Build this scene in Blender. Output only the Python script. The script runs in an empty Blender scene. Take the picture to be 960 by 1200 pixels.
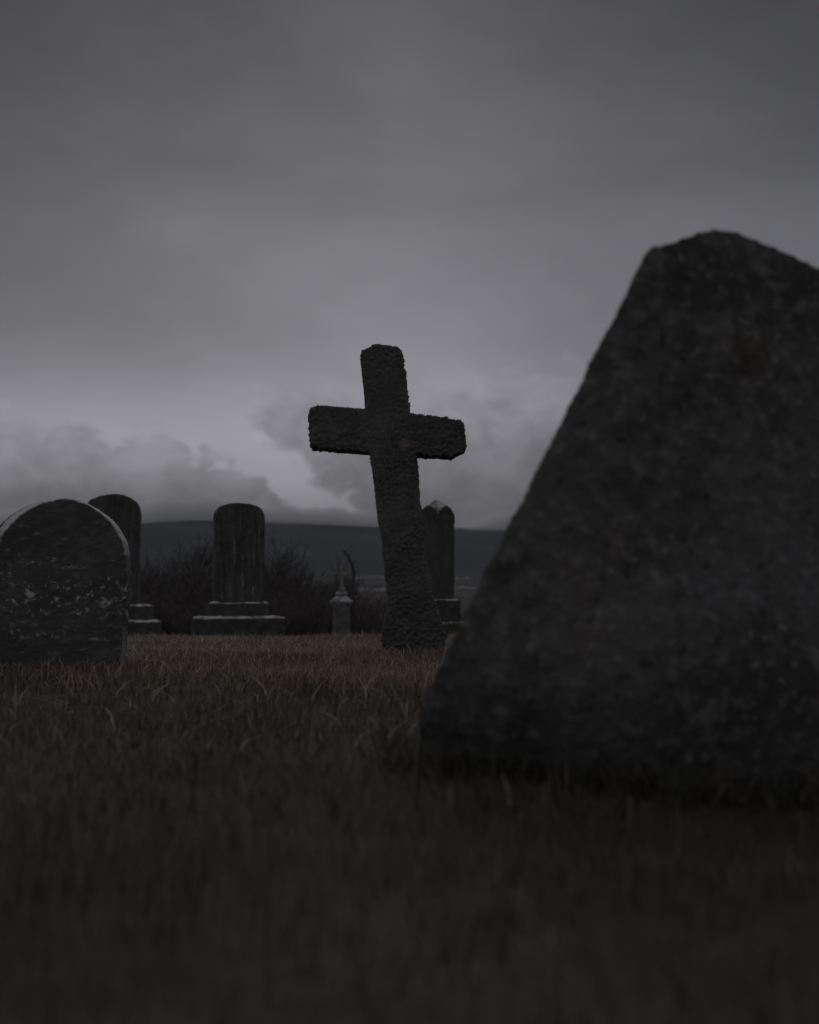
import bpy, bmesh, math, random
import numpy as np
from mathutils import Vector, noise as mnoise, Matrix

rnd = random.Random(7)
rng = np.random.default_rng(7)
scn = bpy.context.scene
COL = scn.collection
EYE = 0.30
FPX = 1400.0
TILT = math.atan(100 / FPX)
SIN, COS = math.sin(TILT), math.cos(TILT)
EXPO = -3.0
K = 2.0 ** (-EXPO)          # world radiance that exposes to 1.0


def at(px, py, d):
    """world point seen at photo pixel (px, py) standing d metres in front of the camera"""
    u, v = (px - 480) / FPX, (600 - py) / FPX
    yy, zz = COS - v * SIN, SIN + v * COS
    return Vector((u / yy * d, d, EYE + zz / yy * d))


# ------------------------------------------------------------------ objects
def tag(o, label=None, cat=None, group=None, kind=None):
    if label: o['label'] = label
    if cat: o['category'] = cat
    if group: o['group'] = group
    if kind: o['kind'] = kind
    return o


def empty(name, loc, label, cat, group=None, rz=0.0):
    o = bpy.data.objects.new(name, None)
    o.empty_display_size = 0.1
    o.location = loc
    o.rotation_euler = (0, 0, rz)
    COL.objects.link(o)
    return tag(o, label, cat, group)


def link_mesh(name, me, mat, parent=None, smooth=True):
    o = bpy.data.objects.new(name, me)
    COL.objects.link(o)
    me.materials.clear()
    me.materials.append(mat)
    if smooth:
        me.polygons.foreach_set('use_smooth', [True] * len(me.polygons))
    if parent:
        o.parent = parent
    return o


def mesh_from(name, verts, faces):
    me = bpy.data.meshes.new(name)
    me.from_pydata([tuple(v) for v in verts], [], faces)
    me.update()
    return me


def fix_normals(me):
    bm = bmesh.new()
    bm.from_mesh(me)
    bmesh.ops.recalc_face_normals(bm, faces=bm.faces)
    bm.to_mesh(me)
    bm.free()
    return me


def prism(poly, y0, y1, back=None):
    """closed solid from an outline in x,z; back = outline at y1"""
    back = back or poly
    n = len(poly)
    verts = [(x, y0, z) for x, z in poly] + [(x, y1, z) for x, z in back]
    faces = [list(range(n))[::-1], list(range(n, 2 * n))]
    for i in range(n):
        j = (i + 1) % n
        faces.append([i, j, n + j, n + i])
    return verts, faces


def frustum(x0, x1, y0, y1, z0, z1, inset=0.0, wash=0.0, wash_in=0.0):
    """block with sloped sides and an optional weathered wash on top"""
    rings = [(z0, 0.0), (z1, inset)]
    if wash:
        rings.append((z1 + wash, inset + wash_in))
    verts, faces = [], []
    for z, i in rings:
        verts += [(x0 + i, y0 + i, z), (x1 - i, y0 + i, z), (x1 - i, y1 - i, z), (x0 + i, y1 - i, z)]
    faces.append([3, 2, 1, 0])
    for r in range(len(rings) - 1):
        for k in range(4):
            a, b = r * 4 + k, r * 4 + (k + 1) % 4
            faces.append([a, b, b + 4, a + 4])
    n = len(verts)
    faces.append([n - 4, n - 3, n - 2, n - 1])
    return verts, faces


def stone(name, solid, voxel, mat, parent=None, rough=((0.006, 22.0),), chip=0.0, deform=None, seed=0.0, smooth_it=2, patchy=False):
    """remesh a solid into dense stone and weather its surface"""
    me = fix_normals(mesh_from(name, *solid))
    tmp = bpy.data.objects.new('tmp', me)
    COL.objects.link(tmp)
    m = tmp.modifiers.new('r', 'REMESH')
    m.mode = 'VOXEL'
    m.voxel_size = voxel
    if smooth_it:
        s = tmp.modifiers.new('s', 'SMOOTH')
        s.factor = 0.5
        s.iterations = smooth_it
    dg = bpy.context.evaluated_depsgraph_get()
    out = bpy.data.meshes.new_from_object(tmp.evaluated_get(dg))
    bpy.data.objects.remove(tmp)
    bpy.data.meshes.remove(me)
    out.name = name
    sv = Vector((seed, seed * 1.7, -seed))
    if deform:
        for v in out.vertices:
            v.co = deform(v.co)
        out.update()
    nor = [v.normal.copy() for v in out.vertices]
    for v, n in zip(out.vertices, nor):
        p = v.co + sv
        d = 0.0
        w = 1.0
        if patchy:      # some faces keep their dressing, others are eaten away
            w = .5 + 1.0 * max(0.0, min(1.0, .5 + 1.6 * mnoise.noise(p * 4.3 + Vector((9, 2, 4)))))
        for k, (amp, fr) in enumerate(rough):
            d += amp * mnoise.noise(p * fr) * (w if k else 1.0)
        if chip:
            c = mnoise.noise(p * 9.0 + Vector((5, 1, 2)))
            if c > 0.15:
                d -= chip * (c - 0.15) * 2
        v.co = v.co + n * d
    out.update()
    return link_mesh(name, out, mat, parent)


# ------------------------------------------------------------------ materials
class NT:
    def __init__(self, tree):
        self.t = tree
        self.n = tree.nodes
        self.l = tree.links

    def node(self, typ, **kw):
        nd = self.n.new(typ)
        for k, v in kw.items():
            setattr(nd, k, v)
        return nd

    def put(self, sock, val):
        if isinstance(val, bpy.types.NodeSocket):
            self.l.new(val, sock)
        elif val is not None:
            sock.default_value = val

    def math(self, op, a, b=None, c=None, clamp=False):
        nd = self.node('ShaderNodeMath', operation=op, use_clamp=clamp)
        for i, x in enumerate((a, b, c)):
            if x is not None:
                self.put(nd.inputs[i], x)
        return nd.outputs[0]

    def mix(self, fac, a, b):
        nd = self.node('ShaderNodeMix', data_type='RGBA')
        self.put(nd.inputs[0], fac)
        for i, x in ((6, a), (7, b)):
            if isinstance(x, (tuple, list)) and len(x) == 3:
                x = (*x, 1)
            self.put(nd.inputs[i], x)
        return nd.outputs[2]

    def noise(self, vec, scale, detail=6, rough=0.6, dist=0.0, dims='3D'):
        nd = self.node('ShaderNodeTexNoise', noise_dimensions=dims)
        self.put(nd.inputs['Vector'], vec)
        nd.inputs['Scale'].default_value = scale
        nd.inputs['Detail'].default_value = detail
        nd.inputs['Roughness'].default_value = rough
        nd.inputs['Distortion'].default_value = dist
        return nd.outputs['Fac']

    def step(self, x, lo, hi, a=0.0, b=1.0, smooth=True):
        nd = self.node('ShaderNodeMapRange', interpolation_type='SMOOTHSTEP' if smooth else 'LINEAR', clamp=True) if smooth else self.node('ShaderNodeMapRange', clamp=True)
        self.put(nd.inputs[0], x)
        nd.inputs[1].default_value = lo
        nd.inputs[2].default_value = hi
        nd.inputs[3].default_value = a
        nd.inputs[4].default_value = b
        return nd.outputs[0]

    def curve(self, x, lo, hi, pts, interp='LINEAR'):
        """piecewise function through pts [(x, value)] by a colour ramp"""
        vmin = min(p[1] for p in pts)
        vmax = max(p[1] for p in pts) + 1e-6
        f = self.step(x, lo, hi, smooth=False)
        r = self.node('ShaderNodeValToRGB')
        r.color_ramp.interpolation = interp
        el = r.color_ramp.elements
        while len(el) > 1:
            el.remove(el[-1])
        for i, (px, pv) in enumerate(sorted(pts)):
            pos = min(1, max(0, (px - lo) / (hi - lo)))
            e = el[0] if i == 0 else el.new(pos)
            e.position = pos
            g = (pv - vmin) / (vmax - vmin)
            e.color = (g, g, g, 1)
        self.put(r.inputs[0], f)
        return self.math('MULTIPLY_ADD', r.outputs[0], vmax - vmin, vmin)


def new_mat(name):
    m = bpy.data.materials.new(name)
    m.use_nodes = True
    nt = NT(m.node_tree)
    bsdf = nt.n['Principled BSDF']
    bsdf.inputs['Roughness'].default_value = 0.9
    bsdf.inputs['Specular IOR Level'].default_value = 0.25
    return m, nt, bsdf


def bump(nt, bsdf, h, strength=0.5, dist=0.01):
    b = nt.node('ShaderNodeBump')
    b.inputs['Strength'].default_value = strength
    b.inputs['Distance'].default_value = dist
    nt.put(b.inputs['Height'], h)
    nt.l.new(b.outputs[0], bsdf.inputs['Normal'])


def coords(nt, scale=(1, 1, 1)):
    tc = nt.node('ShaderNodeTexCoord')
    if scale == (1, 1, 1):
        return tc.outputs['Object']
    mp = nt.node('ShaderNodeMapping')
    mp.inputs['Scale'].default_value = scale
    nt.l.new(tc.outputs['Object'], mp.inputs['Vector'])
    return mp.outputs[0]


def mat_granite():
    m, nt, b = new_mat('rough_granite')
    co = coords(nt)
    big = nt.noise(co, 4.5, 5, 0.6)
    mid = nt.noise(co, 26, 6, 0.7)
    fine = nt.noise(co, 58, 3, 0.55)
    c = nt.mix(nt.step(big, .35, .65), (.092, .091, .089), (.175, .169, .167))
    c = nt.mix(nt.step(mid, .48, .72), c, (.28, .266, .256))
    och = nt.noise(coords(nt, (1, 1, .6)), 6.0, 6, .65, .6)
    c = nt.mix(nt.step(och, .52, .72, 0, .5), c, (.20, .155, .10))
    c = nt.mix(nt.step(fine, .575, .72, 0, .8), c, (.34, .33, .33))
    c = nt.mix(nt.step(fine, .40, .30, 0, .8), c, (.05, .05, .05))
    nt.put(b.inputs['Base Color'], c)
    bump(nt, b, nt.math('ADD', nt.math('MULTIPLY', mid, 1.0), nt.math('MULTIPLY', fine, .6)), .9, .012)
    return m


def mat_cross():
    m, nt, b = new_mat('lichened_sandstone')
    co = coords(nt)
    big = nt.noise(co, 6, 6, .65)
    mid = nt.noise(co, 42, 5, .7)
    fine = nt.noise(co, 120, 3, .6)
    c = nt.mix(nt.step(big, .4, .64), (.125, .123, .12), (.185, .176, .167))
    c = nt.mix(nt.step(mid, .55, .75, 0, .7), c, (.25, .24, .225))
    c = nt.mix(nt.step(fine, .62, .74, 0, .8), c, (.55, .53, .5))
    c = nt.mix(nt.step(mid, .42, .30, 0, .85), c, (.045, .045, .042))
    vx = nt.node('ShaderNodeVectorMath', operation='DISTANCE')
    nt.l.new(co, vx.inputs[0])
    vx.inputs[1].default_value = CROSS_SPOT
    spot = nt.math('ADD', vx.outputs['Value'], nt.math('ADD', nt.math('MULTIPLY', nt.math('SUBTRACT', mid, .5), .09), nt.math('MULTIPLY', nt.math('SUBTRACT', big, .5), .10)))
    c = nt.mix(nt.step(spot, .040, .008, 0, .7), c, (.40, .33, .27))
    nt.put(b.inputs['Base Color'], c)
    bump(nt, b, nt.math('ADD', mid, nt.math('MULTIPLY', fine, .7)), .6, .008)
    return m


def mat_headstone():
    """old marble, blackened, with pale flakes where the crust has come off"""
    m, nt, b = new_mat('blackened_marble')
    co = coords(nt)
    sep = nt.node('ShaderNodeSeparateXYZ')
    nt.l.new(co, sep.inputs[0])
    z = sep.outputs[2]
    big = nt.noise(co, 5, 6, .6)
    mid = nt.noise(co, 32, 6, .7)
    strata = nt.noise(coords(nt, (1.3, 1, 2.6)), 9, 8, .72, .9)
    flake = nt.noise(coords(nt, (1, 1, 1.15)), 26, 7, .72, .8)
    c = nt.mix(nt.step(big, .38, .66), (.118, .117, .115), (.175, .17, .166))
    c = nt.mix(nt.step(mid, .58, .78, 0, .4), c, (.26, .25, .24))
    band = nt.curve(z, 0, .75, [(0, .1), (.08, .35), (.14, .75), (.2, .55), (.28, .95), (.34, .9), (.39, .45), (.45, .8), (.48, .35), (.56, .12), (.75, 0)])
    fl = nt.math('MULTIPLY', nt.step(flake, .525, .60), nt.step(nt.math('ADD', nt.math('MULTIPLY', nt.math('SUBTRACT', strata, .5), 1.6), band), .52, .86))
    c = nt.mix(nt.math('MULTIPLY', fl, .9), c, (.80, .79, .78))
    crack = nt.step(nt.math('ABSOLUTE', nt.math('SUBTRACT', strata, .5)), .012, .0)
    c = nt.mix(nt.math('MULTIPLY', crack, .6), c, (.03, .03, .03))
    # skylight on the top and side edge put into the colour as paler marble
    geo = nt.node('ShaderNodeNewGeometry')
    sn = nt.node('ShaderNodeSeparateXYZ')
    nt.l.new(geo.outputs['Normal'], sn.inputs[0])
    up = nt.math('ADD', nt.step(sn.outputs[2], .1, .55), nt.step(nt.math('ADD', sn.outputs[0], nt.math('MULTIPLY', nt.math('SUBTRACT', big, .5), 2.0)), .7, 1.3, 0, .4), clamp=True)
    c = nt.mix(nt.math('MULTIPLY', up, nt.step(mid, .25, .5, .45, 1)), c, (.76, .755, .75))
    nt.put(b.inputs['Base Color'], c)
    bump(nt, b, nt.math('ADD', mid, nt.math('ADD', strata, nt.math('MULTIPLY', fl, .4))), .8, .01)
    return m


def mat_tablet():
    m, nt, b = new_mat('streaked_marble')
    streak = nt.noise(coords(nt, (1, 1, .16)), 14, 6, .65, .25)
    thin = nt.noise(coords(nt, (1, 1, .05)), 42, 5, .6, .2)
    mid = nt.noise(coords(nt), 14, 6, .7)
    c = nt.mix(nt.step(streak, .40, .62), (.10, .094, .092), (.145, .133, .128))
    c = nt.mix(nt.math('MULTIPLY', nt.step(thin, .57, .70), nt.step(mid, .35, .6)), c, (.44, .41, .385))
    c = nt.mix(nt.step(mid, .56, .74, 0, .6), c, (.13, .11, .10))
    nt.put(b.inputs['Base Color'], c)
    bump(nt, b, nt.math('ADD', mid, thin), .5, .012)
    return m


def mat_base():
    """plinth courses: dark sides, upward faces pale from wear and painted skylight"""
    m, nt, b = new_mat('worn_skylit_plinth_marble')
    co = coords(nt)
    mid = nt.noise(co, 11, 6, .7)
    c = nt.mix(nt.step(mid, .4, .66), (.085, .082, .080), (.14, .135, .13))
    c = nt.mix(nt.step(mid, .66, .76, 0, .7), c, (.36, .35, .34))
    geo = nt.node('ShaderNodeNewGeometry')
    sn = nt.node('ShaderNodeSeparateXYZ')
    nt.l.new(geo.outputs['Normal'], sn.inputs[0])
    worn = nt.math('MULTIPLY', nt.step(sn.outputs[2], .25, .7), nt.step(nt.noise(co, 5, 5, .65), .40, .58, .12, 1))  # wear and skylight together put into the colour of upward faces
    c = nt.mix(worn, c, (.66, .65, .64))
    nt.put(b.inputs['Base Color'], c)
    bump(nt, b, mid, .5, .015)
    return m


def mat_simple(name, a, bcol, scale, rough=.9, bstr=.5, bdist=.01, stretch=(1, 1, 1)):
    m, nt, b = new_mat(name)
    n = nt.noise(coords(nt, stretch), scale, 6, .65)
    nt.put(b.inputs['Base Color'], nt.mix(nt.step(n, .38, .64), a, bcol))
    b.inputs['Roughness'].default_value = rough
    bump(nt, b, n, bstr, bdist)
    return m


def mat_grass():
    m = bpy.data.materials.new('dry_grass')
    m.use_nodes = True
    nt = NT(m.node_tree)
    out = nt.n['Material Output']
    nt.n.remove(nt.n['Principled BSDF'])
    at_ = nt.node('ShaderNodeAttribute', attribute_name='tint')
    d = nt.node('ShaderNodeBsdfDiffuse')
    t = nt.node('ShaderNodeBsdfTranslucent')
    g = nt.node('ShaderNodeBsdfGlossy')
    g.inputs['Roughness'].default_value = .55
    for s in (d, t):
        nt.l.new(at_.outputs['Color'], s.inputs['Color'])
    ms = nt.node('ShaderNodeMixShader')
    ms.inputs[0].default_value = .48
    nt.l.new(d.outputs[0], ms.inputs[1])
    nt.l.new(t.outputs[0], ms.inputs[2])
    m2 = nt.node('ShaderNodeMixShader')
    m2.inputs[0].default_value = .03
    nt.l.new(ms.outputs[0], m2.inputs[1])
    nt.l.new(g.outputs[0], m2.inputs[2])
    nt.l.new(m2.outputs[0], out.inputs['Surface'])
    return m


def mat_ground():
    m, nt, b = new_mat('turf_and_fields')
    co = coords(nt)
    ln = nt.node('ShaderNodeVectorMath', operation='LENGTH')
    nt.l.new(co, ln.inputs[0])
    n1 = nt.noise(co, 1.6, 8, .65)
    n2 = nt.noise(co, 24, 6, .7)
    near = nt.mix(nt.step(n1, .38, .62), (.055, .048, .036), (.10, .082, .062))
    near = nt.mix(nt.step(n2, .5, .7, 0, .6), near, (.045, .038, .03))
    f1 = nt.noise(co, .012, 8, .6)
    far = nt.mix(nt.step(f1, .4, .6), (.022, .018, .017), (.045, .036, .033))
    nt.put(b.inputs['Base Color'], nt.mix(nt.step(ln.outputs['Value'], 20, 60), near, far))
    bump(nt, b, n2, .6, .02)
    return m


def mat_mountain():
    m, nt, b = new_mat('wooded_slope')
    co = coords(nt, (1, 1, 1))
    n = nt.noise(co, .006, 10, .65)
    n2 = nt.noise(co, .05, 6, .7)
    c = nt.mix(nt.step(n, .42, .6), (.035, .045, .045), (.07, .078, .072))
    c = nt.mix(nt.step(n2, .45, .65, 0, .6), c, (.04, .048, .05))
    nt.put(b.inputs['Base Color'], c)
    bump(nt, b, n2, 1.0, 12)
    return m


# ------------------------------------------------------------------ ground
GD = np.array([6.4, 9.6, 11, 13, 16, 20, 30, 60, 120, 300, 700, 1100, 1500, 1700, 2200, 9000.])
GZ = np.array([0, -.050, -.075, -.14, -.26, -.48, -1.0, -2.6, -4.0, -3.0, 3.4, 8.0, 23.0, 29., 38., 38.])


def ground_base(x, y):
    d = np.abs(y) if np.isscalar(y) else np.abs(y)
    r = np.hypot(x, y)
    w = np.clip((r - 20) / 40, 0, 1)
    d = np.maximum(y, 0) * (1 - w) + r * w
    z = np.interp(d, GD, GZ)
    near = np.clip(1 - r / 40, 0, 1)
    # low swell in front of the cross, a shallow hollow behind it, the brow at 9.5 m rising to the right
    z = z + near * (.018 * np.exp(-((y - 6.15 + .12 * np.sin(x * 1.3)) / .35) ** 2)
                    - .030 * np.exp(-((y - 7.6) / .7) ** 2)
                    + .014 * np.exp(-((y - 9.4) / .9) ** 2) * np.tanh(x + 1.2)
                    + .010 * np.sin(x * 2.1 + .7 * y) + .008 * np.sin(3.3 * y - 1.4 * x + 1)
                    + .007 * np.sin(5.1 * x + 2.2) * np.sin(4.3 * y))
    return z


def build_ground(mat):
    na = 240
    rs = np.concatenate([[0.05], np.geomspace(.25, 9000, 230)])
    th = np.linspace(0, 2 * np.pi, na, endpoint=False)
    R, T = np.meshgrid(rs, th, indexing='ij')
    X, Y = R * np.sin(T), R * np.cos(T)
    Z = ground_base(X, Y)
    verts = np.stack([X, Y, Z], -1).reshape(-1, 3)
    faces = []
    for i in range(len(rs) - 1):
        for j in range(na):
            k = (j + 1) % na
            faces.append([i * na + j, i * na + k, (i + 1) * na + k, (i + 1) * na + j])
    faces.append(list(range(na))[::-1])
    me = mesh_from('ground', verts.tolist(), faces)
    fix_normals(me)
    o = link_mesh('ground', me, mat)
    return tag(o, 'dry brown turf running from the graves down to the valley', 'ground', kind='structure')


RIDGE_PTS = [(-900, 650), (-500, 622), (-100, 626), (60, 626), (160, 618), (190, 614), (230, 612), (300, 613), (360, 614), (420, 616), (480, 617),
           (560, 621), (640, 625), (800, 618), (1100, 606), (1500, 640)]
RIDGE = np.array(RIDGE_PTS, float).T


def build_mountain(mat):
    pts = RIDGE_PTS
    az = np.array([math.atan2((p[0] - 480) / FPX, 1) for p in pts])
    hh = np.array([(700 - p[1]) / FPX for p in pts])
    A = np.linspace(-.95, .95, 420)
    Rr = np.linspace(1900, 4600, 70)
    verts, faces = [], []
    for i, r in enumerate(Rr):
        for a in A:
            H = np.interp(a, az, hh) * 3500 / math.cos(a) * .985
            t = min(1, max(0, (r - 1900) / 1600))
            s = t * t * (3 - 2 * t)
            z = 12 + (H - 12) * (s if r <= 3500 else max(.0, 1 - ((r - 3500) / 1100) ** 2 * .6))
            x, y = r * math.sin(a), r * math.cos(a)
            nz = mnoise.fractal(Vector((x, y, 0)) * .0022, 1.0, 2.0, 5)
            nz2 = mnoise.fractal(Vector((x, y, 9)) * .012, 1.0, 2.0, 3)
            z += nz * 16 * s * (1 - s * .7) + nz2 * 4.0 * s
            verts.append((x, y, z))
    n = len(A)
    for i in range(len(Rr) - 1):
        for j in range(n - 1):
            faces.append([i * n + j, i * n + j + 1, (i + 1) * n + j + 1, (i + 1) * n + j])
    o = link_mesh('mountain', mesh_from('mountain', verts, faces), mat)
    return tag(o, 'dark blue wooded ridge under the low cloud', 'mountain', kind='structure')


# ------------------------------------------------------------------ grass
def build_grass(mat):
    bands = [  # y0, y1, density, height, width, segments
        (0.35, 1.6, 4600, (.024, .050), (.0014, .0030), 3),
        (1.6, 3.2, 3900, (.022, .056), (.0020, .0044), 3),
        (3.2, 6.0, 3000, (.024, .062), (.0024, .0050), 3),
        (6.0, 9.0, 2500, (.020, .048), (.0024, .0046), 2),
        (9.0, 12.5, 1500, (.025, .055), (.0035, .0058), 2),
    ]
    V, F4, F3, C = [], [], [], []
    base = 0

    def add(x, y, h, w, lean, seg, col):
        nonlocal base
        n = len(x)
        az = rng.uniform(0, 2 * np.pi, n)
        fa = rng.uniform(0, np.pi, n)
        dx, dy = np.cos(az), np.sin(az)
        wx, wy = np.cos(fa), np.sin(fa)
        z0 = ground_base(x, y) - .004
        rows = []
        cols = []
        for s in range(seg + 1):
            t = s / seg
            bend = lean * h * (t ** 1.8)
            zz = z0 + h * t * (1 - .35 * np.minimum(1, lean) * t)
            cx, cy = x + dx * bend, y + dy * bend
            if s < seg:
                ww = w * (1 - .55 * t) * .5
                rows.append(np.stack([cx - wx * ww, cy - wy * ww, zz], -1))
                rows.append(np.stack([cx + wx * ww, cy + wy * ww, zz], -1))
            else:
                rows.append(np.stack([cx, cy, zz], -1))
        nv = len(rows)
        P = np.stack(rows, 1).reshape(-1, 3)
        V.append(P)
        C.append(np.repeat(col, nv, axis=0))
        idx = base + np.arange(n)[:, None] * nv
        for s in range(seg - 1):
            F4.append(idx + np.array([[2 * s, 2 * s + 1, 2 * s + 3, 2 * s + 2]]))
        F3.append(idx + np.array([[2 * seg - 2, 2 * seg - 1, 2 * seg]]))
        base += n * nv

    def patch(x, y):
        return (np.sin(x * 2.3 + 1.1 * np.sin(y * 1.7)) + np.sin(y * 2.9 + 1.3 * np.sin(x * 1.9 + 2)) + np.sin(x * 6.1 + y * 4.7 + 1)*.6) / 2.6

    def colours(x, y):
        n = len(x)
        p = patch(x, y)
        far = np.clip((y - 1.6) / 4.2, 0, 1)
        dry = np.clip(.02 + .66 * far + (.12 + .26 * far) * p + rng.normal(0, .30, n), 0, 1)  # near blades greener, with the dim foreground put into their colour
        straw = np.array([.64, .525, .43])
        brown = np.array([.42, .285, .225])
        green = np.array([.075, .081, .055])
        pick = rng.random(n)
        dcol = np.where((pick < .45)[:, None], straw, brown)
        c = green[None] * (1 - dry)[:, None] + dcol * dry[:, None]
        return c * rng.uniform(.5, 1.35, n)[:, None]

    for y0, y1, dens, hr, wr, seg in bands:
        wmax = .40 * y1 + 1.3
        area = (y1 - y0) * 2 * wmax
        n = int(dens * area)
        x = rng.uniform(-wmax, wmax, n)
        y = rng.uniform(y0, y1, n)
        # clumping
        cl = patch(x * 5.3, y * 5.3 + 3)
        keep = (np.abs(x) < .40 * y + 1.2) & (rng.random(n) < .72 + .35 * cl)
        x, y = x[keep], y[keep]
        n = len(x)
        hp = 1 + .30 * patch(x * 1.7 + 4, y * 1.7) + .25 * patch(x * 6, y * 6)
        h = rng.uniform(*hr, n) * hp
        w = rng.uniform(*wr, n)
        lean = np.abs(rng.normal(.5, .45, n)) * (.45 if y1 < 2 else 1)
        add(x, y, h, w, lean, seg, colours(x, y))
        # long straw blades lying across the turf
        m = n // 30
        i = rng.choice(n, m, replace=False)
        i = i[rng.random(m) < np.clip((y[i] - 1.9) / 1.8, 0, 1)]
        m = len(i)
        c = np.array([.64, .51, .41])[None] * rng.uniform(.7, 1.25, m)[:, None]
        add(x[i], y[i], rng.uniform(.06, .11, m), rng.uniform(.0030, .0052, m), np.abs(rng.normal(1.1, .5, m)), 3, c)
    # longer tufts that the mower misses round the foot of each stone
    for x0, x1, y0, y1, n in FEET:
        t = rng.uniform(0, 1, n)
        side = rng.choice(3, n, p=[.7, .15, .15])
        off = np.abs(rng.normal(0, .035, n)) + .004
        x = np.where(side == 0, x0 + (x1 - x0) * t, np.where(side == 1, x0 - off, x1 + off))
        y = np.where(side == 0, y0 - off, y0 + (y1 - y0) * t)
        h = rng.uniform(.025, .060, n) * (1 + .4 * patch(x * 9, y * 9)) * np.where(y < 3, 1.2, .85)
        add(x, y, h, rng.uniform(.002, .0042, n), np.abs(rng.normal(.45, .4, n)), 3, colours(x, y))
    V = np.concatenate(V)
    C = np.concatenate(C)
    F4 = np.concatenate(F4)
    F3 = np.concatenate(F3)
    me = bpy.data.meshes.new('grass')
    me.vertices.add(len(V))
    me.vertices.foreach_set('co', V.astype(np.float32).ravel())
    nl = F4.size + F3.size
    me.loops.add(nl)
    me.loops.foreach_set('vertex_index', np.concatenate([F4.ravel(), F3.ravel()]).astype(np.int32))
    npoly = len(F4) + len(F3)
    me.polygons.add(npoly)
    ls = np.concatenate([np.arange(len(F4)) * 4, len(F4) * 4 + np.arange(len(F3)) * 3]).astype(np.int32)
    me.polygons.foreach_set('loop_start', ls)
    me.update(calc_edges=True)
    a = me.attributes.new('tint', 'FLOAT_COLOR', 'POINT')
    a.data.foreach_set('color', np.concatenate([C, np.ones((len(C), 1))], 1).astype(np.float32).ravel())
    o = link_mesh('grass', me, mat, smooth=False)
    return tag(o, 'short dry brown and green grass covering the graveyard', 'grass', kind='stuff')


# ------------------------------------------------------------------ stones
def outline(pix, d):
    return [(at(px, py, d).x, at(px, py, d).z) for px, py in pix]


def build_memorial(mat):
    D = 1.86
    c = at(830, 930, D)
    pix = [(486, 990), (487, 900), (488, 850), (491, 836), (510, 789), (540, 725), (590, 624), (640, 525), (700, 404), (740, 326), (752, 300), (760, 292),
           (775, 291), (790, 287), (800, 281), (812, 278), (822, 274), (832, 273), (845, 272), (858, 273), (872, 274), (890, 279), (915, 286),
           (935, 289), (960, 298), (1000, 312), (1030, 336), (1060, 400), (1100, 480), (1150, 590), (1200, 720), (1240, 836), (1248, 900), (1250, 990)]
    poly = outline(pix, D)
    zb = poly[0][1]
    cx = at(880, 600, D).x
    back = [(cx + (x - cx) * .74, zb + (z - zb) * .86) for x, z in poly]
    sol = prism(poly, D, D + .36, back)
    zt = max(p[1] for p in poly)
    xa, xb = at(500, 900, D).x, at(860, 900, D).x

    def deform(v):
        t = max(0, min(1, (v.y - D) / .36))
        k = 1 - t
        h = (v.z - zb) / (zt - zb)
        # belly of the face, tucked under at the foot
        tuck = max(0, 1 - h / .30)
        v.y += k * (-.03 * h + .17 * tuck ** 1.6)
        sx = max(0, min(1, (v.x - xa) / (xb - xa)))
        v.y -= k * .13 * sx * sx * (3 - 2 * sx) * max(0, 1 - h / .55) ** 1.5
        ridge = at(835, 600, D).x + .10 * (1 - h)
        if v.x > ridge:
            v.y += k * (v.x - ridge) * .38
        edge = at(560, 600, D).x + h * .20
        if v.x < edge:
            v.y += k * (edge - v.x) * .18
        return v
    body = stone('memorial_stone', sol, .0085, mat, None, rough=((.0015, 4.0), (.0025, 11.0), (.004, 30.0)), chip=0, deform=deform, seed=3.1, smooth_it=1)
    return tag(body, 'big dark tapering granite memorial with a jagged top, nearest the camera', 'memorial')


def build_cross(mat):
    pix = [(447, 790), (448, 764), (448, 736), (453, 718), (455, 705), (454, 684), (449.5, 651), (446, 622), (442.5, 610), (440.5, 587), (438, 560), (433, 530),
           (411, 527.5), (390, 526), (364, 524), (361.8, 503), (361.5, 486), (367, 477), (376, 475), (400, 477), (428, 479.5), (426.8, 460), (424.5, 440),
           (423, 418), (424.5, 411), (433, 407.5), (440, 403.5), (455, 405), (467, 407.5), (471, 410), (473, 428), (475.5, 445), (478.6, 471), (481, 484.5),
           (505, 487), (541, 493), (544, 497), (546.3, 527), (529, 535.5), (510, 534), (487.5, 532.5), (489.5, 560), (492, 586), (494.5, 605), (498, 640),
           (503, 675), (507, 698), (517, 727), (522, 745), (520, 764), (522, 790)]
    D = 6.46
    c = at(485, 764, D)
    poly = [(x - c.x, z) for x, z in outline(pix, D)]
    sol = prism(poly, -.01, .17)
    o = stone('stone_cross', sol, .0065, mat, rough=((.004, 5.0), (.004, 24.0), (.007, 50.0), (.009, 95.0)), chip=.003, seed=1.3, smooth_it=0, patchy=True)
    o.location = (c.x, D, 0)
    return tag(o, 'tall weathered stone cross leaning sideways, rough pitted edges, alone on the grass', 'cross')


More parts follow.
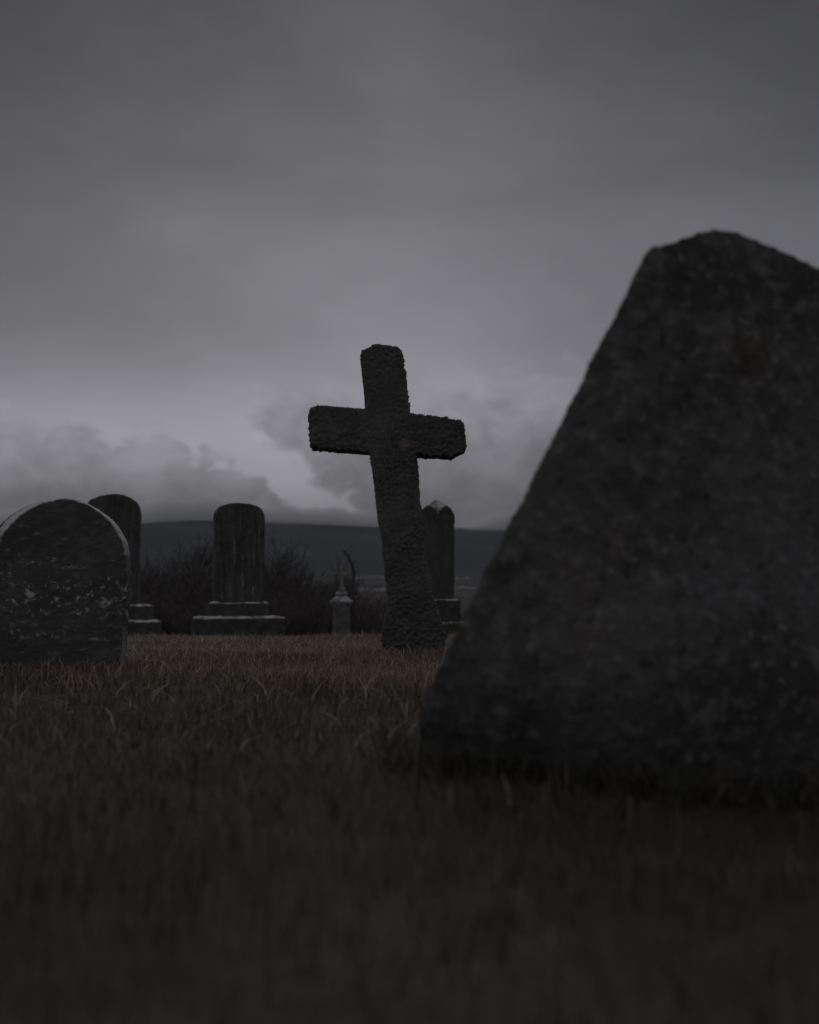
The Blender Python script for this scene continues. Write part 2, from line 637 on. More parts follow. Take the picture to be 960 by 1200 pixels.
def build_headstone(mat):
    D = 5.06
    c = at(60, 783, D)
    pts = []
    half = 86
    for px, py in [(144, 815), (141, 778), (142.5, 745), (147, 700), (148, 676), (146.5, 661)]:
        pts.append((px, py))
    for k in range(1, 24):
        a = math.pi * k / 24
        pts.append((61.5 + 85 * math.cos(a), 661 - 79 * math.sin(a) ** .92))
    for px, py in [(-23.5, 661), (-25, 690), (-22, 745), (-19, 815)]:
        pts.append((px, py))
    poly = [(x - c.x, z) for x, z in outline(pts, D)]
    ax, az = at(61.5, 661, D).x - c.x, at(61.5, 661, D).z
    ra, rz = 85 / FPX * D, 79 / FPX * D
    sol_v, sol_f = prism(poly, 0, .115)

    def deform(v):
        # worn front arris, broad round one shoulder and slight on the other
        dx, dz = (v.x - ax) / ra, (v.z - az) / rz
        if dx < .1:
            rho = math.hypot(dx, max(0, dz))
            ang = math.atan2(max(0, dz), dx)
            b = .20 * max(0, math.sin((ang - .45 * math.pi))) * max(0, min(1, (dz + .45) / .5)) + 1e-5
            e = 1 - rho
            if b > .004 and e < b:
                q = min(1.0, (b - e) / b)
                v.y += (1 - v.y / .115) * q * .095
        return v
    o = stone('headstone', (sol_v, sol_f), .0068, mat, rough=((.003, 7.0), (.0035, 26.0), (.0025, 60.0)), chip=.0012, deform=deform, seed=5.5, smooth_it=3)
    o.location = (c.x, D, 0)
    o.rotation_euler = (math.radians(-1.0), 0, math.radians(2.2))
    return tag(o, 'blackened round topped headstone with pale flaking patches and a pale top edge', 'headstone')


def build_tablet(px0, px1, ptop, shoulder_l, shoulder_r, ledges, D, rz, mat, matb, label, seed):
    """arched marble tablet on two stepped courses"""
    pc = (px0 + px1) / 2
    c = at(pc, 740, D)
    gz = float(ground_base(c.x, D))
    root = empty('tablet_monument', (c.x, D, gz), label, 'monument', 'arched marble tablets on stepped bases', rz)
    S = D / FPX
    cs, sn = math.cos(rz), abs(math.sin(rz))
    dep = .26
    wid = ((px1 - px0) * S - dep * sn) / cs
    (l1, r1, y1), (l2, r2, y2) = ledges
    zt = at(pc, ptop, D).z - gz
    z1 = at(pc, y1, D).z - gz
    z2 = at(pc, y2, D).z - gz
    zs = at(pc, (shoulder_l + shoulder_r) / 2, D).z - gz
    hw = wid / 2
    poly = [(hw, z1 - .01), (hw * 1.0, zs)]
    n = 16
    for k in range(1, n):
        a = math.pi * k / n
        poly.append((hw * math.cos(a), zs + (zt - zs) * math.sin(a) ** .75))
    poly += [(-hw, zs), (-hw, z1 - .01)]
    stone('tablet', prism(poly, -dep / 2, dep / 2), .016, mat, root, rough=((.012, 5.0), (.006, 22.0)), chip=.008, seed=seed, smooth_it=3)
    w1 = (r1 - l1) * S / 2 * .98
    w2 = (r2 - l2) * S / 2 * .98
    d1, d2 = dep / 2 + (w1 - hw) * .9, dep / 2 + (w2 - hw) * .9
    stone('plinth', frustum(-w1, w1, -d1, d1, z2 - .012, z1 - .016, .006, .016, .06), .014, matb, root, rough=((.014, 4.0), (.005, 20.0)), chip=.012, seed=seed + 2, smooth_it=1)
    stone('base', frustum(-w2, w2, -d2, d2, -.30, z2 - .020, .01, .020, .08), .016, matb, root, rough=((.016, 4.0), (.006, 18.0)), chip=.014, seed=seed + 4, smooth_it=1)
    return root


def build_obelisk(mat, matc, matb):
    D = 16.5
    S = D / FPX
    c = at(512, 745, D)
    gz = float(ground_base(c.x, D))
    root = empty('obelisk_monument', (c.x, D, gz), 'square stone shaft with a pointed gabled cap rising behind the leaning cross', 'monument', None, math.radians(-41))
    zz = lambda py: at(512, py, D).z - gz
    hw = 21 * S / (math.cos(math.radians(41)) + math.sin(math.radians(41)))
    z1, z2, z3 = zz(702), zz(728), zz(733)
    stone('shaft', frustum(-hw, hw, -hw, hw, z1 - .01, zz(612), -.004 + 0, 0), .014, mat, root, rough=((.006, 5.0), (.004, 24.0)), seed=2.2, smooth_it=1)
    # cap: four arched gables running into a low spire
    verts, faces = [], []
    n = 14
    ztop, ze = zz(584.5), zz(604)
    hc = hw * 1.03
    ring = []
    for s in range(4):
        for k in range(n):
            t = -1 + 2 * k / n
            arch = max(0, 1 - abs(t) ** 1.5) ** .8
            p = Vector((t * hc, -hc, ze + arch * (zz(593) - ze)))
            p.rotate(Matrix.Rotation(s * math.pi / 2, 3, 'Z'))
            ring.append(p)
    low = [Vector((p.x, p.y, zz(614))) for p in ring]
    verts = low + ring + [Vector((0, 0, ztop)), Vector((0, 0, zz(614)))]
    N = len(ring)
    for i in range(N):
        j = (i + 1) % N
        faces.append([i, j, N + j, N + i])
        faces.append([N + i, N + j, 2 * N])
        faces.append([j, i, 2 * N + 1])
    stone('cap', (verts, faces), .010, matb, root, rough=((.003, 9.0), (.002, 30.0)), seed=4, smooth_it=1)  # slopes take the painted skylight of this marble, gable faces stay dark
    w1 = 20.5 * S
    stone('plinth', frustum(-w1, w1, -w1, w1, z2 - .01, z1 - .014, .004, .014, .05), .016, matb, root, rough=((.008, 5.0), (.004, 20.0)), seed=7, smooth_it=1)
    w2 = 25 * S
    stone('base', frustum(-w2, w2, -w2, w2, -.30, z2 - .022, .004, .022, .05), .018, matb, root, rough=((.010, 4.0), (.004, 20.0)), seed=9, smooth_it=1)
    return root


def build_small_cross(mat, matc, mati):
    D = 15.0
    S = D / FPX
    c = at(400, 745, D)
    gz = float(ground_base(c.x, D))
    root = empty('cross_pedestal', (c.x, D, gz), 'small pale tapered pedestal with a gabled cap and a thin cross on top', 'monument')
    zz = lambda py: at(400, py, D).z - gz
    stone('pedestal', frustum(-11.4 * S, 11.4 * S, -11.4 * S, 11.4 * S, -.2, zz(711), 2.2 * S), .009, mat, root, rough=((.004, 6.0), (.002, 30.0)), seed=1, smooth_it=1)
    # moulded cap: flaring cornice, then four small gables to a stepped neck
    prof = [(8.6, 713.5), (8.6, 710.5), (11.6, 708), (13.2, 706), (13.2, 704.5), (5.8, 698), (5.8, 697.4), (7.0, 696.6), (7.0, 695), (4.0, 692.8), (4.4, 691.4), (2.6, 688), (1.5, 683), (1.2, 679)]
    verts, faces = [], []
    for w, py in prof:
        a = w * S
        verts += [(-a, -a, zz(py)), (a, -a, zz(py)), (a, a, zz(py)), (-a, a, zz(py))]
    faces.append([3, 2, 1, 0])
    for r in range(len(prof) - 1):
        for k in range(4):
            a, b = r * 4 + k, r * 4 + (k + 1) % 4
            faces.append([a, b, b + 4, a + 4])
    m = len(verts)
    faces.append([m - 4, m - 3, m - 2, m - 1])
    stone('cap', (verts, faces), .0042, matc, root, rough=((.003, 14.0), (.0015, 40.0)), seed=2, smooth_it=0)
    # thin metal cross with flared ends
    a = 1.15 * S
    cz = zz(671.5)
    arm, up = 8.5 * S, zz(664)
    b = a * 1.9
    poly = [(-a * 1.3, zz(682)), (a * 1.3, zz(682)), (a * .9, cz - a), (arm * .8, cz - a), (arm, cz - b), (arm, cz + b), (arm * .8, cz + a), (a, cz + a),
            (a, up - a * 1.5), (b, up), (-b, up), (-a, up - a * 1.5), (-a, cz + a), (-arm * .8, cz + a), (-arm, cz + b), (-arm, cz - b), (-arm * .8, cz - a), (-a * .9, cz - a)]
    me = fix_normals(mesh_from('cross', *prism(poly, -.012, .012)))
    link_mesh('cross', me, mati, root, smooth=False)
    return root


# ------------------------------------------------------------------ plants
def tube(V, F, p0, p1, r0, r1, sides=4):
    d = (p1 - p0)
    if d.length < 1e-6:
        return
    d = d.normalized()
    a = d.orthogonal().normalized()
    b = d.cross(a)
    i0 = len(V)
    for p, r in ((p0, r0), (p1, r1)):
        for k in range(sides):
            an = 2 * math.pi * k / sides
            V.append(p + (a * math.cos(an) + b * math.sin(an)) * r)
    for k in range(sides):
        j = (k + 1) % sides
        F.append([i0 + k, i0 + j, i0 + sides + j, i0 + sides + k])


def grow(V, F, V2, F2, p, d, length, r, depth, maxd, spread, R, min_r):
    segs = 3
    q = p
    for s in range(segs):
        d = (d + Vector((R.gauss(0, .10), R.gauss(0, .10), R.gauss(.05, .07)))).normalized()
        n = q + d * (length / segs)
        r1 = r * .82
        if depth >= 2:
            tube(V2, F2, q, n, max(r, min_r), max(r1, min_r), 3)
        else:
            tube(V, F, q, n, r, r1, 6)
        q, r = n, r1
        if depth < maxd and (s > 0 or depth > 0):
            for _ in range(2 if depth < 3 else 1):
                ang = R.uniform(.35, 1.0) * spread
                ax = Vector((R.gauss(0, 1), R.gauss(0, 1), R.gauss(0, .4))).cross(d)
                if ax.length < 1e-3:
                    continue
                nd = d.copy()
                nd.rotate(Matrix.Rotation(ang, 3, ax.normalized()))
                grow(V, F, V2, F2, q, nd, length * R.uniform(.5, .78), r * .62, depth + 1, maxd, spread, R, min_r)
    if depth < maxd:
        grow(V, F, V2, F2, q, d, length * .7, r * .8, depth + 1, maxd, spread, R, min_r)


def bare_tree(loc, height, seed, label, mat, mat2, maxd=4, spread=.75, group='bare trees beyond the graveyard', thick=.020):
    R = random.Random(seed)
    root = empty('bare_tree', loc, label, 'tree', group)
    V, F, V2, F2 = [], [], [], []
    grow(V, F, V2, F2, Vector((0, 0, -.1)), Vector((R.gauss(0, .06), R.gauss(0, .06), 1)), 1.0, thick * 2.1, 0, maxd, spread, R, .0075)
    top = max(v.z for v in V2)
    k = height / top
    V = [v * k for v in V]
    V2 = [v * k for v in V2]
    link_mesh('trunk', mesh_from('trunk', V, F), mat, root)
    link_mesh('crown', mesh_from('crown', V2, F2), mat2, root, smooth=False)
    return root


def shrub_mesh(seed, w, h, n_stems, R=None):
    R = random.Random(seed)
    V, F = [], []
    for s in range(n_stems):
        b = Vector((R.uniform(-.35, .35) * w, R.uniform(-.3, .3) * w, -.1))
        d = Vector((R.gauss(0, .35), R.gauss(0, .35), 1)).normalized()
        L = h * R.uniform(.55, 1.0)
        q, r = b, .020
        for k in range(6):
            d = (d + Vector((R.gauss(0, .12), R.gauss(0, .12), .04))).normalized()
            n = q + d * L / 6
            tube(V, F, q, n, r, r * .8, 3)
            q, r = n, r * .8
            for _ in range(5):
                td = (d + Vector((R.gauss(0, .7), R.gauss(0, .7), R.uniform(-.1, .7)))).normalized()
                m = q + td * L * R.uniform(.10, .28)
                tube(V, F, q, m, r * .55, .004, 3)
                for _ in range(3):
                    t2 = (td + Vector((R.gauss(0, .6), R.gauss(0, .6), R.uniform(0, .6)))).normalized()
                    b0 = q.lerp(m, R.uniform(.3, 1))
                    tube(V, F, b0, b0 + t2 * L * R.uniform(.06, .15), .0055, .003, 3)
    return mesh_from('shrub', V, F)


def build_vegetation(mb, mt, md):
    # pixel x, top y, distance, spread, kind
    trees = [
        (186, 632, 52, .80, 'low broad bare tree beside the tall tablet behind the black headstone'),
        (216, 640, 47, .85, 'short twiggy bare tree between the two arched tablets'),
        (240, 622, 56, .62, 'upright bare tree showing at the shaded edge of the streaked tablet'),
        (318, 618, 44, .60, 'bare fan shaped tree rising behind the worn side of the streaked tablet'),
        (340, 652, 48, .85, 'low spreading bare tree between the streaked tablet and the small cross pedestal'),
        (368, 664, 62, .80, 'faint bare treetop just before the small cross pedestal'),
        (386, 660, 66, .75, 'faint bare treetop close behind the small cross pedestal'),
        (126, 640, 58, .8, 'bare tree hidden mostly behind the tall dark tablet and black headstone'),
    ]
    for i, (px, py, d, sp, lab) in enumerate(trees):
        p = at(px, py, d)
        gz = float(ground_base(p.x, d))
        bare_tree((p.x, d, gz), p.z - gz, 20 + i * 7, lab, mb, mt, 4, sp)
    # the hooked dead trunk
    D = 38
    pts = [(412.5, 745), (413, 715), (413.5, 690), (414.5, 672), (413, 661), (408, 652), (404, 647), (401, 644.5), (399.5, 645)]
    rad = [.07, .062, .058, .050, .046, .040, .030, .020, .008]
    c = at(412.5, 745, D)
    gz = float(ground_base(c.x, D))
    V, F = [], []
    P = [at(px, py, D) - Vector((c.x, D, gz)) for px, py in pts]
    P[0].z = -.1
    for k in range(len(P)):
        P[k].y += .1 * math.sin(k * .9)
    for k in range(len(P) - 1):
        tube(V, F, P[k], P[k + 1], rad[k], rad[k + 1], 7)
    R = random.Random(4)
    for k in range(3, 7):
        for _ in range(3):
            td = Vector((R.gauss(0, .8), R.gauss(0, .8), R.uniform(.0, .7))).normalized()
            tube(V, F, P[k], P[k] + td * R.uniform(.12, .4), .014, .004, 3)
    o = link_mesh('dead_tree', mesh_from('dead_tree', V, F), mb)
    o.location = (c.x, D, gz)
    tag(o, 'thin dead trunk hooked over at its tip behind the small cross pedestal', 'tree')
    # bare shrubs: a dark brushy belt below the brow
    protos = [shrub_mesh(s, 1.6, 2.2, 26) for s in (1, 2, 3, 4)]
    spots = []
    R = random.Random(11)
    for row, (d, top, n, x0, x1) in enumerate([(30, 704, 12, 130, 470), (36, 690, 13, 130, 470), (42, 672, 9, 140, 390), (44, 706, 4, 500, 620)]):
        for k in range(n):
            px = x0 + (x1 - x0) * (k + .5) / n + R.uniform(-8, 8)
            spots.append((px, top + R.uniform(-8, 6) + (6 if px > 400 else 0), d + R.uniform(-2, 2)))
    for i, (px, py, d) in enumerate(spots):
        p = at(px, py, d)
        gz = float(ground_base(p.x, d))
        me = protos[i % 4]
        if i < 4:
            o = link_mesh('bare_shrub', me, md, smooth=False)
        else:
            o = bpy.data.objects.new('bare_shrub', me)
            COL.objects.link(o)
        o.location = (p.x, d, gz)
        h = (p.z - gz) / 2.2
        o.scale = (h * R.uniform(.95, 1.3), h, h)
        o.rotation_euler = (0, 0, R.uniform(0, 6.28))
        tag(o, 'leafless dark brown shrub in the brushy belt below the brow behind the graves', 'shrub', 'bare shrubs below the brow')


def build_houses(mw, mr):
    spots = [  # px, py(base), d, width m, depth, height, roof m, label
        (416, 677, 1500, 7, 'small pale house nearest the hooked dead trunk'),
        (424, 677, 1560, 6, 'tiny dim house second along from the hooked dead trunk'),
        (432, 677, 1600, 9, 'brightest white house of the town in the gap beside the leaning cross'),
        (432, 673, 1750, 6, 'little house directly above the brightest white one'),
        (441, 676, 1640, 8, 'dim house between the white one and the leaning cross'),
        (447, 675, 1600, 7, 'dim house touching the shaft of the leaning cross'),
        (408, 693, 760, 5, 'low pale roofed house at the end of the lower row by the cross pedestal'),
        (415, 692, 780, 6, 'low house second in the lower row from the cross pedestal'),
        (423, 692, 800, 5.5, 'low house third in the lower row from the cross pedestal'),
        (431, 691, 820, 6, 'low house in the middle of the lower row under the brightest white one'),
        (439, 692, 800, 5.5, 'low house last but one in the lower row before the leaning cross'),
        (447, 692, 790, 6, 'low house last in the lower row beside the leaning cross'),
        (534, 683, 1500, 6, 'small upper house just past the gabled shaft'),
        (546, 682, 1560, 6, 'small upper house nearest the granite memorial'),
        (535, 690, 1100, 8, 'pale lower house just past the gabled shaft'),
        (541, 690, 1120, 7, 'pale lower house beside the first one past the gabled shaft'),
        (552, 691, 1080, 7, 'dim lower house nearest the granite memorial'),
    ]
    R = random.Random(3)
    for px, py, d, w, lab in spots:
        p = at(px, py, d)
        gz = float(ground_base(p.x, d))
        root = empty('house', (p.x, d, gz), lab, 'house', 'small houses of the far town', R.uniform(-.5, .5))
        hw, hd = w / 2, w * .42
        eave = 2.6
        v = [(-hw, -hd, -1), (hw, -hd, -1), (hw, hd, -1), (-hw, hd, -1), (-hw, -hd, eave), (hw, -hd, eave), (hw, hd, eave), (-hw, hd, eave),
             (-hw, 0, eave + 1.4), (hw, 0, eave + 1.4)]
        f = [[0, 1, 5, 4], [2, 3, 7, 6], [1, 2, 6, 9, 5], [3, 0, 4, 8, 7], [3, 2, 1, 0], [4, 5, 9, 8], [6, 7, 8, 9]]
        link_mesh('wall', fix_normals(mesh_from('wall', v, f)), mw, root, smooth=False)
        o, t = .3, .25
        e2, r2 = eave - .2 + .05, eave + 1.45
        v = [(-hw - o, -hd - o, e2), (hw + o, -hd - o, e2), (hw + o, 0, r2), (-hw - o, 0, r2), (hw + o, hd + o, e2), (-hw - o, hd + o, e2)]
        v += [(a, b, c + t) for a, b, c in v]
        f = [[0, 1, 2, 3], [3, 2, 4, 5], [6, 7, 8, 9], [9, 8, 10, 11], [0, 1, 7, 6], [4, 5, 11, 10], [1, 2, 8, 7], [2, 4, 10, 8], [3, 0, 6, 9], [5, 3, 9, 11]]
        link_mesh('roof', fix_normals(mesh_from('roof', v, f)), mr, root, smooth=False)


def build_twigs(mat):
    R = random.Random(5)
    for px, py, d, L, rz, lab in [(203, 750, 8.9, .07, .3, 'short pale twig standing out of the grass before the streaked tablet'),
                                  (152, 781, 5.15, .22, .15, 'pale straw stick lying in grass by the foot of the black headstone')]:
        p = at(px, py, d)
        gz = float(ground_base(p.x, p.y))
        V, F = [], []
        q = Vector((-L / 2, 0, .045))
        for k in range(5):
            n = q + Vector((L / 5, R.gauss(0, L * .03), -.004 + R.gauss(0, L * .02)))
            tube(V, F, q, n, .0035, .003, 5)
            q = n
        tube(V, F, Vector((0, 0, .04)), Vector((L * .2, .01, .06)), .002, .001, 4)
        o = link_mesh('twig', mesh_from('twig', V, F), mat)
        o.location = (p.x, p.y, gz)
        o.rotation_euler = (0, .15, rz)
        tag(o, lab, 'twig')


# ------------------------------------------------------------------ air
def build_fog():
    """low cloud lying along the ridge: one long closed lens of mist"""
    D = 3350
    A = np.linspace(-.75, .75, 260)
    ring = 20
    verts, faces = [], []
    for i, a in enumerate(A):
        end = min(1, (len(A) - 1 - i) / 14, i / 14)
        n1 = mnoise.fractal(Vector((a * 9, 3.3, 0)), 1, 2, 4)
        n2 = mnoise.fractal(Vector((a * 26, 8.3, 0)), 1, 2, 4)
        rp = 480 + FPX * math.tan(a)
        zc = (700 - np.interp(rp, RIDGE[0], RIDGE[1]) - 2 + 6 * n1 + 6 * n2) / FPX * D / math.cos(a)
        hz = max(6, 18 + 7 * n1 + 9 * n2) / FPX * D * max(.02, end)
        hy = (170 + 60 * n2) * max(.02, end)
        for k in range(ring):
            t = 2 * math.pi * k / ring
            c, s = math.cos(t), math.sin(t)
            r = D + hy * c * abs(c) ** 2.0
            verts.append((r * math.sin(a), r * math.cos(a), zc + hz * s))
    for i in range(len(A) - 1):
        for k in range(ring):
            j = (k + 1) % ring
            faces.append([i * ring + k, i * ring + j, (i + 1) * ring + j, (i + 1) * ring + k])
    faces.append(list(range(ring))[::-1])
    faces.append([(len(A) - 1) * ring + k for k in range(ring)])
    m = bpy.data.materials.new('cloud_mist')
    m.use_nodes = True
    nt = NT(m.node_tree)
    nt.n.remove(nt.n['Principled BSDF'])
    v = nt.node('ShaderNodeVolumePrincipled')
    v.inputs['Color'].default_value = (.90, .90, .92, 1)
    v.inputs['Anisotropy'].default_value = .6
    v.inputs['Density'].default_value = .015
    nt.l.new(v.outputs[0], nt.n['Material Output'].inputs['Volume'])
    me = fix_normals(mesh_from('low_cloud', verts, faces))
    o = link_mesh('low_cloud', me, m)
    return tag(o, 'pale cloud lying along the top of the ridge', 'cloud', kind='stuff')


def build_haze():
    x, y0, y1, z0, z1 = 4600, -60, 4700, -8, 330
    v = [(-x, y0, z0), (x, y0, z0), (x, y1, z0), (-x, y1, z0), (-x, y0, z1), (x, y0, z1), (x, y1, z1), (-x, y1, z1)]
    f = [[3, 2, 1, 0], [4, 5, 6, 7], [0, 1, 5, 4], [1, 2, 6, 5], [2, 3, 7, 6], [3, 0, 4, 7]]
    m = bpy.data.materials.new('thin_haze')
    m.use_nodes = True
    nt = NT(m.node_tree)
    nt.n.remove(nt.n['Principled BSDF'])
    vol = nt.node('ShaderNodeVolumePrincipled')
    vol.inputs['Color'].default_value = (.80, .88, 1, 1)
    vol.inputs['Density'].default_value = .00005
    nt.l.new(vol.outputs[0], nt.n['Material Output'].inputs['Volume'])
    o = link_mesh('haze', mesh_from('haze', v, f), m, smooth=False)
    return tag(o, 'thin blue grey air in front of the ridge', 'haze', kind='stuff')


# ------------------------------------------------------------------ sky
SUN_EL, SUN_AZ = math.radians(25), math.radians(-10)   # behind the bright gap low over the ridge


def uv(px, py):
    p = at(px, py, 1.0) - Vector((0, 0, EYE))
    p.normalize()
    return math.atan2(p.x, p.y), math.asin(p.z)


def lin(c):
    c /= 255
    return c / 12.92 if c <= .04045 else ((c + .055) / 1.055) ** 2.4


def build_world():
    w = bpy.data.worlds.new('World')
    scn.world = w
    w.use_nodes = True
    nt = NT(w.node_tree)
    out = nt.n['World Output']
    bg0 = nt.n['Background']
    tc = nt.node('ShaderNodeTexCoord')
    sep = nt.node('ShaderNodeSeparateXYZ')
    nt.l.new(tc.outputs['Generated'], sep.inputs[0])
    X, Y, Z = sep.outputs
    u = nt.math('ARCTAN2', X, Y)
    v = nt.math('ARCSINE', Z)
    cmb = nt.node('ShaderNodeCombineXYZ')
    nt.put(cmb.inputs[0], u)
    nt.put(cmb.inputs[1], nt.math('MULTIPLY', v, 1.5))
    flat = cmb.outputs[0]
    cmb2 = nt.node('ShaderNodeCombineXYZ')
    nt.put(cmb2.inputs[0], nt.math('MULTIPLY', u, .35))
    nt.put(cmb2.inputs[1], nt.math('ADD', v, nt.math('MULTIPLY', u, .06)))
    streak = cmb2.outputs[0]

    V = lambda py: uv(480, py)[1]
    # vertical run of the overcast
    rows = [(700, 118), (610, 132), (560, 162), (520, 166), (490, 163), (465, 153), (440, 142), (400, 133), (350, 129), (280, 124), (200, 111), (100, 101), (0, 94)]
    grad = nt.curve(v, -.05, math.pi / 2, [(V(py), lin(c)) for py, c in rows] + [(-.05, .06), (.62, .13), (.85, .30), (1.2, .42), (1.57, .44)], 'LINEAR')
    # streaky high overcast
    st = nt.noise(streak, 7.0, 5, .55, .3)
    st2 = nt.noise(flat, 5.0, 4, .5, .2)
    grad = nt.math('MULTIPLY', grad, nt.step(st, .3, .7, .88, 1.10))
    grad = nt.math('MULTIPLY', grad, nt.step(st2, .3, .7, .93, 1.06))
    # brighter toward the gap, darkening round to the back
    du = nt.math('ABSOLUTE', nt.math('SUBTRACT', u, nt.step(v, .12, .28, -.10, -.01)))
    grad = nt.math('MULTIPLY', grad, nt.curve(nt.math('MULTIPLY', du, nt.step(v, .5, 1.1, 1.0, .15)), 0, math.pi, [(0, 1.03), (.10, .97), (.22, .83), (.34, .71), (.5, .70), (.9, .74), (1.6, .80), (3.14, .84)]))
    corner = nt.math('MULTIPLY', nt.math('MAXIMUM', nt.math('SUBTRACT', v, .24), 0.0), nt.math('MINIMUM', du, .45))
    grad = nt.math('MULTIPLY', grad, nt.math('SUBTRACT', 1.0, nt.math('MULTIPLY', nt.math('MINIMUM', corner, .08), 3.4)))
    base = grad

    n = nt.noise(flat, 16, 9, .56, .15)
    nb = nt.noise(flat, 44, 7, .6, .1)
    puff = nt.math('ADD', nt.math('MULTIPLY', nt.math('SUBTRACT', n, .5), .058), nt.math('MULTIPLY', nt.math('SUBTRACT', nb, .5), .026))
    vor = nt.node('ShaderNodeTexVoronoi', feature='SMOOTH_F1', voronoi_dimensions='2D')
    warp = nt.node('ShaderNodeVectorMath', operation='ADD')
    wn = nt.node('ShaderNodeTexNoise')
    nt.put(wn.inputs['Vector'], flat)
    wn.inputs['Scale'].default_value = 30
    wn.inputs['Detail'].default_value = 6
    wsc = nt.node('ShaderNodeVectorMath', operation='SCALE')
    nt.l.new(wn.outputs['Color'], wsc.inputs[0])
    wsc.inputs['Scale'].default_value = .022
    nt.put(warp.inputs[0], flat)
    nt.l.new(wsc.outputs[0], warp.inputs[1])
    nt.l.new(warp.outputs[0], vor.inputs['Vector'])
    vor.inputs['Scale'].default_value = 24
    vor.inputs['Smoothness'].default_value = .35
    vor.inputs['Detail'].default_value = 2
    vor.inputs['Roughness'].default_value = .55
    vor.normalize = True
    billow = nt.math('SUBTRACT', .33, vor.outputs['Distance'])
    puff = nt.math('ADD', nt.math('MULTIPLY', puff, .75), nt.math('MULTIPLY', billow, .072))
    # bank 1: low cumulus bank, top edge height as a function of bearing
    tops = [(-300, 540), (-120, 520), (-30, 505), (20, 500), (50, 522), (110, 515), (180, 520), (240, 534), (268, 554), (290, 558), (308, 556), (322, 578), (345, 604),
            (380, 612), (420, 610), (520, 585), (620, 560), (760, 530), (960, 500), (1200, 520)]
    ht = nt.curve(u, -.75, .75, [(uv(px, 600)[0], V(py)) for px, py in tops])
    d1 = nt.math('ADD', nt.math('SUBTRACT', ht, v), puff)
    m1 = nt.step(d1, -.008, .009)
    dens = nt.noise(flat, 20, 7, .6, .2)
    col1 = nt.curve(v, 0, .2, [(0, lin(100)), (V(615), lin(106)), (V(585), lin(107)), (V(560), lin(130)), (V(535), lin(140)), (V(490), lin(141)), (.2, lin(135))])
    col1 = nt.math('MULTIPLY', col1, nt.math('ADD', nt.step(dens, .3, .7, .84, 1.14), nt.math('MULTIPLY', billow, .45)))
    # bank 2: heavier mass whose edge falls diagonally across the gap
    (ua, va), (ub, vb) = uv(272, 462), uv(405, 592)
    L = math.hypot(ub - ua, vb - va)
    nx, ny = -(vb - va) / L, (ub - ua) / L      # points up-right of the edge
    dl = nt.math('ADD', nt.math('MULTIPLY', nt.math('SUBTRACT', u, ua), nx), nt.math('MULTIPLY', nt.math('SUBTRACT', v, va), ny))
    dl = nt.math('ADD', dl, nt.math('MULTIPLY', puff, .8))
    m2 = nt.step(dl, -.006, .014)
    top2 = [(-200, 470), (270, 462), (330, 440), (420, 450), (540, 430), (640, 426), (700, 440), (960, 470), (1200, 480)]
    ht2 = nt.curve(u, -.75, .75, [(uv(px, 600)[0], V(py)) for px, py in top2])
    d2 = nt.math('ADD', nt.math('SUBTRACT', ht2, v), nt.math('MULTIPLY', puff, 1.0))
    m2 = nt.math('MULTIPLY', m2, nt.step(d2, -.008, .034))
    col2 = nt.curve(u, -.3, .3, [(-.3, lin(130)), (uv(300, 500)[0], lin(142)), (uv(350, 500)[0], lin(138)), (uv(420, 500)[0], lin(137)), (uv(520, 500)[0], lin(140)), (uv(600, 500)[0], lin(136)), (uv(700, 500)[0], lin(124)), (.3, lin(112))])
    low = nt.curve(v, .0, .3, [(0, .42), (V(600), .46), (V(570), .58), (V(530), .80), (V(490), 1.02), (V(450), 1.15), (.3, 1.2)])
    col2 = nt.math('MULTIPLY', nt.math('MULTIPLY', col2, low), nt.math('ADD', nt.step(dens, .3, .7, .82, 1.15), nt.math('MULTIPLY', billow, .35)))
    c = nt.math('ADD', nt.math('MULTIPLY', base, nt.math('SUBTRACT', 1, m1)), nt.math('MULTIPLY', col1, m1))
    c = nt.math('ADD', nt.math('MULTIPLY', c, nt.math('SUBTRACT', 1, m2)), nt.math('MULTIPLY', col2, m2))
    # darker bands round to the back, where the weather comes from
    tint = nt.node('ShaderNodeCombineXYZ')
    nt.put(tint.inputs[0], nt.math('MULTIPLY', c, .987))
    nt.put(tint.inputs[1], nt.math('MULTIPLY', c, .987))
    nt.put(tint.inputs[2], nt.math('MULTIPLY', c, 1.085))
    nt.l.new(tint.outputs[0], bg0.inputs['Color'])
    bg0.inputs['Strength'].default_value = K
    sky = nt.node('ShaderNodeTexSky', sky_type='NISHITA')
    sky.sun_disc = False
    sky.sun_elevation = SUN_EL
    sky.sun_rotation = SUN_AZ
    bg1 = nt.node('ShaderNodeBackground')
    bg1.inputs['Strength'].default_value = .08
    nt.l.new(sky.outputs[0], bg1.inputs['Color'])
    ms = nt.node('ShaderNodeMixShader')
    ms.inputs[0].default_value = .05      # the overcast hides nearly all of the clear sky above it
    nt.l.new(bg0.outputs[0], ms.inputs[1])
    nt.l.new(bg1.outputs[0], ms.inputs[2])
    nt.l.new(ms.outputs[0], out.inputs['Surface'])
    w.cycles.sampling_method = 'MANUAL'
    w.cycles.sample_map_resolution = 1024

    s = bpy.data.lights.new('sun', 'SUN')
    s.energy = 1.5
    s.angle = math.radians(40)
    s.color = (1.0, .95, .90)
    so = bpy.data.objects.new('sun', s)
    COL.objects.link(so)
    dirv = Vector((math.sin(SUN_AZ) * math.cos(SUN_EL), math.cos(SUN_AZ) * math.cos(SUN_EL), math.sin(SUN_EL)))
    so.rotation_euler = (-dirv).to_track_quat('-Z', 'Y').to_euler()
    so.location = dirv * 20


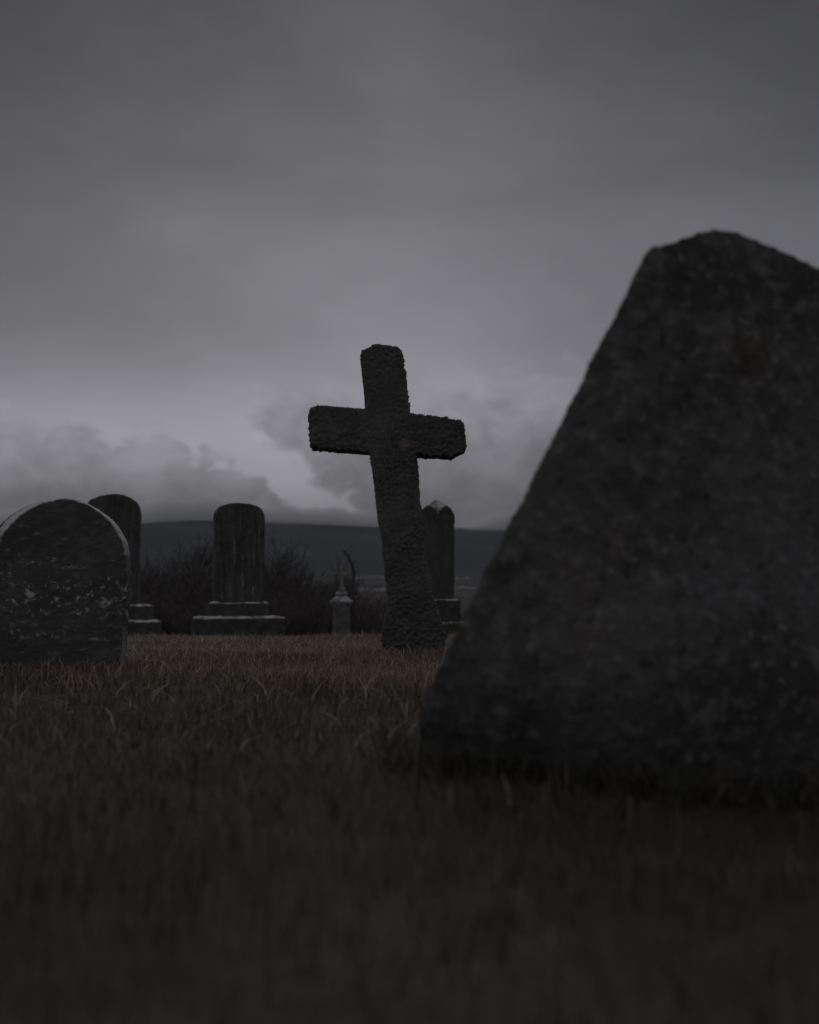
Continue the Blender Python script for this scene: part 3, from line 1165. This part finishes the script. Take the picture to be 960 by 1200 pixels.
def build_camera():
    cam = bpy.data.cameras.new('camera')
    cam.sensor_fit = 'HORIZONTAL'
    cam.sensor_width = 24
    cam.lens = 24 * FPX / 960
    cam.clip_start = .05
    cam.clip_end = 20000
    cam.dof.use_dof = True
    cam.dof.focus_distance = 6.5
    cam.dof.aperture_fstop = 2.7
    o = bpy.data.objects.new('camera', cam)
    COL.objects.link(o)
    o.location = (0, 0, EYE)
    o.rotation_euler = (math.pi / 2 + TILT, 0, 0)
    scn.camera = o


# ------------------------------------------------------------------ build
cc = at(485, 764, 6.46)
sp = at(476, 521, 6.46)
CROSS_SPOT = (sp.x - cc.x, -.01, sp.z)

_m = [at(p, 900, 1.92).x for p in (487, 1248)]
_h = [at(p, 783, 5.06).x for p in (-20, 141)]
_c = [at(p, 764, 6.46).x for p in (448, 521)]
FEET = [(_m[0], _m[1], 1.93, 2.2, 1300), (at(640, 900, 1.8).x, _m[1], 1.83, 2.2, 700), (at(760, 900, 1.8).x, _m[1], 1.76, 2.2, 900), (_h[0], _h[1], 5.07, 5.17, 420), (_c[0], _c[1], 6.45, 6.62, 240)]
build_camera()
build_world()
build_ground(mat_ground())
build_mountain(mat_mountain())
build_grass(mat_grass())
build_memorial(mat_granite())
build_cross(mat_cross())
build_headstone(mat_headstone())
mtab, mbase = mat_tablet(), mat_base()
build_tablet(248, 310, 590, 606, 606, ((245, 315, 705), (224, 331, 722)), 15.0, math.radians(14), mtab, mbase,
             'streaked brown arched tablet on a two stepped base, standing clear between headstone and cross', 11)
build_tablet(97, 163, 580, 600, 600, ((80, 176, 708), (70, 187, 726)), 14.5, math.radians(8), mtab, mbase,
             'dark arched tablet on a stepped base, half hidden behind the black headstone', 31)
mpale = mat_simple('grey_stone', (.14, .134, .134), (.23, .22, .215), 9)
build_obelisk(mat_simple('dull_stone', (.10, .098, .092), (.15, .145, .137), 8, stretch=(1, 1, .3)), mpale, mbase)
build_small_cross(mpale, mat_simple('patchy_pale_stone', (.16, .16, .16), (.55, .54, .54), 14), mat_simple('rusted_gilt_iron', (.27, .25, .19), (.45, .42, .32), 40))
mbark = mat_simple('dark_bark', (.09, .083, .08), (.16, .148, .14), 20, stretch=(1, 1, .2))
mtwig = mat_simple('grey_twigs', (.17, .162, .162), (.28, .268, .26), 6)
mbrush = mat_simple('brown_twigs', (.10, .089, .085), (.175, .153, .146), 3)
build_vegetation(mbark, mtwig, mbrush)
build_houses(mat_simple('pale_render', (.42, .41, .40), (.78, .77, .75), .25), mat_simple('slate_roof', (.10, .09, .09), (.22, .2, .2), .4))
build_twigs(mat_simple('bleached_wood', (.4, .35, .28), (.6, .54, .45), 40))
build_fog()
build_haze()

scn.view_settings.view_transform = 'Standard'
scn.view_settings.look = 'None'
scn.view_settings.exposure = EXPO
scn.view_settings.gamma = 1
scn.view_settings.use_curve_mapping = False
scn.render.engine = 'CYCLES'
cy = scn.cycles
cy.use_denoising = True
cy.max_bounces = 8
cy.diffuse_bounces = 4
cy.glossy_bounces = 2
cy.transmission_bounces = 4
cy.volume_bounces = 3
cy.transparent_max_bounces = 8
cy.sample_clamp_indirect = 0
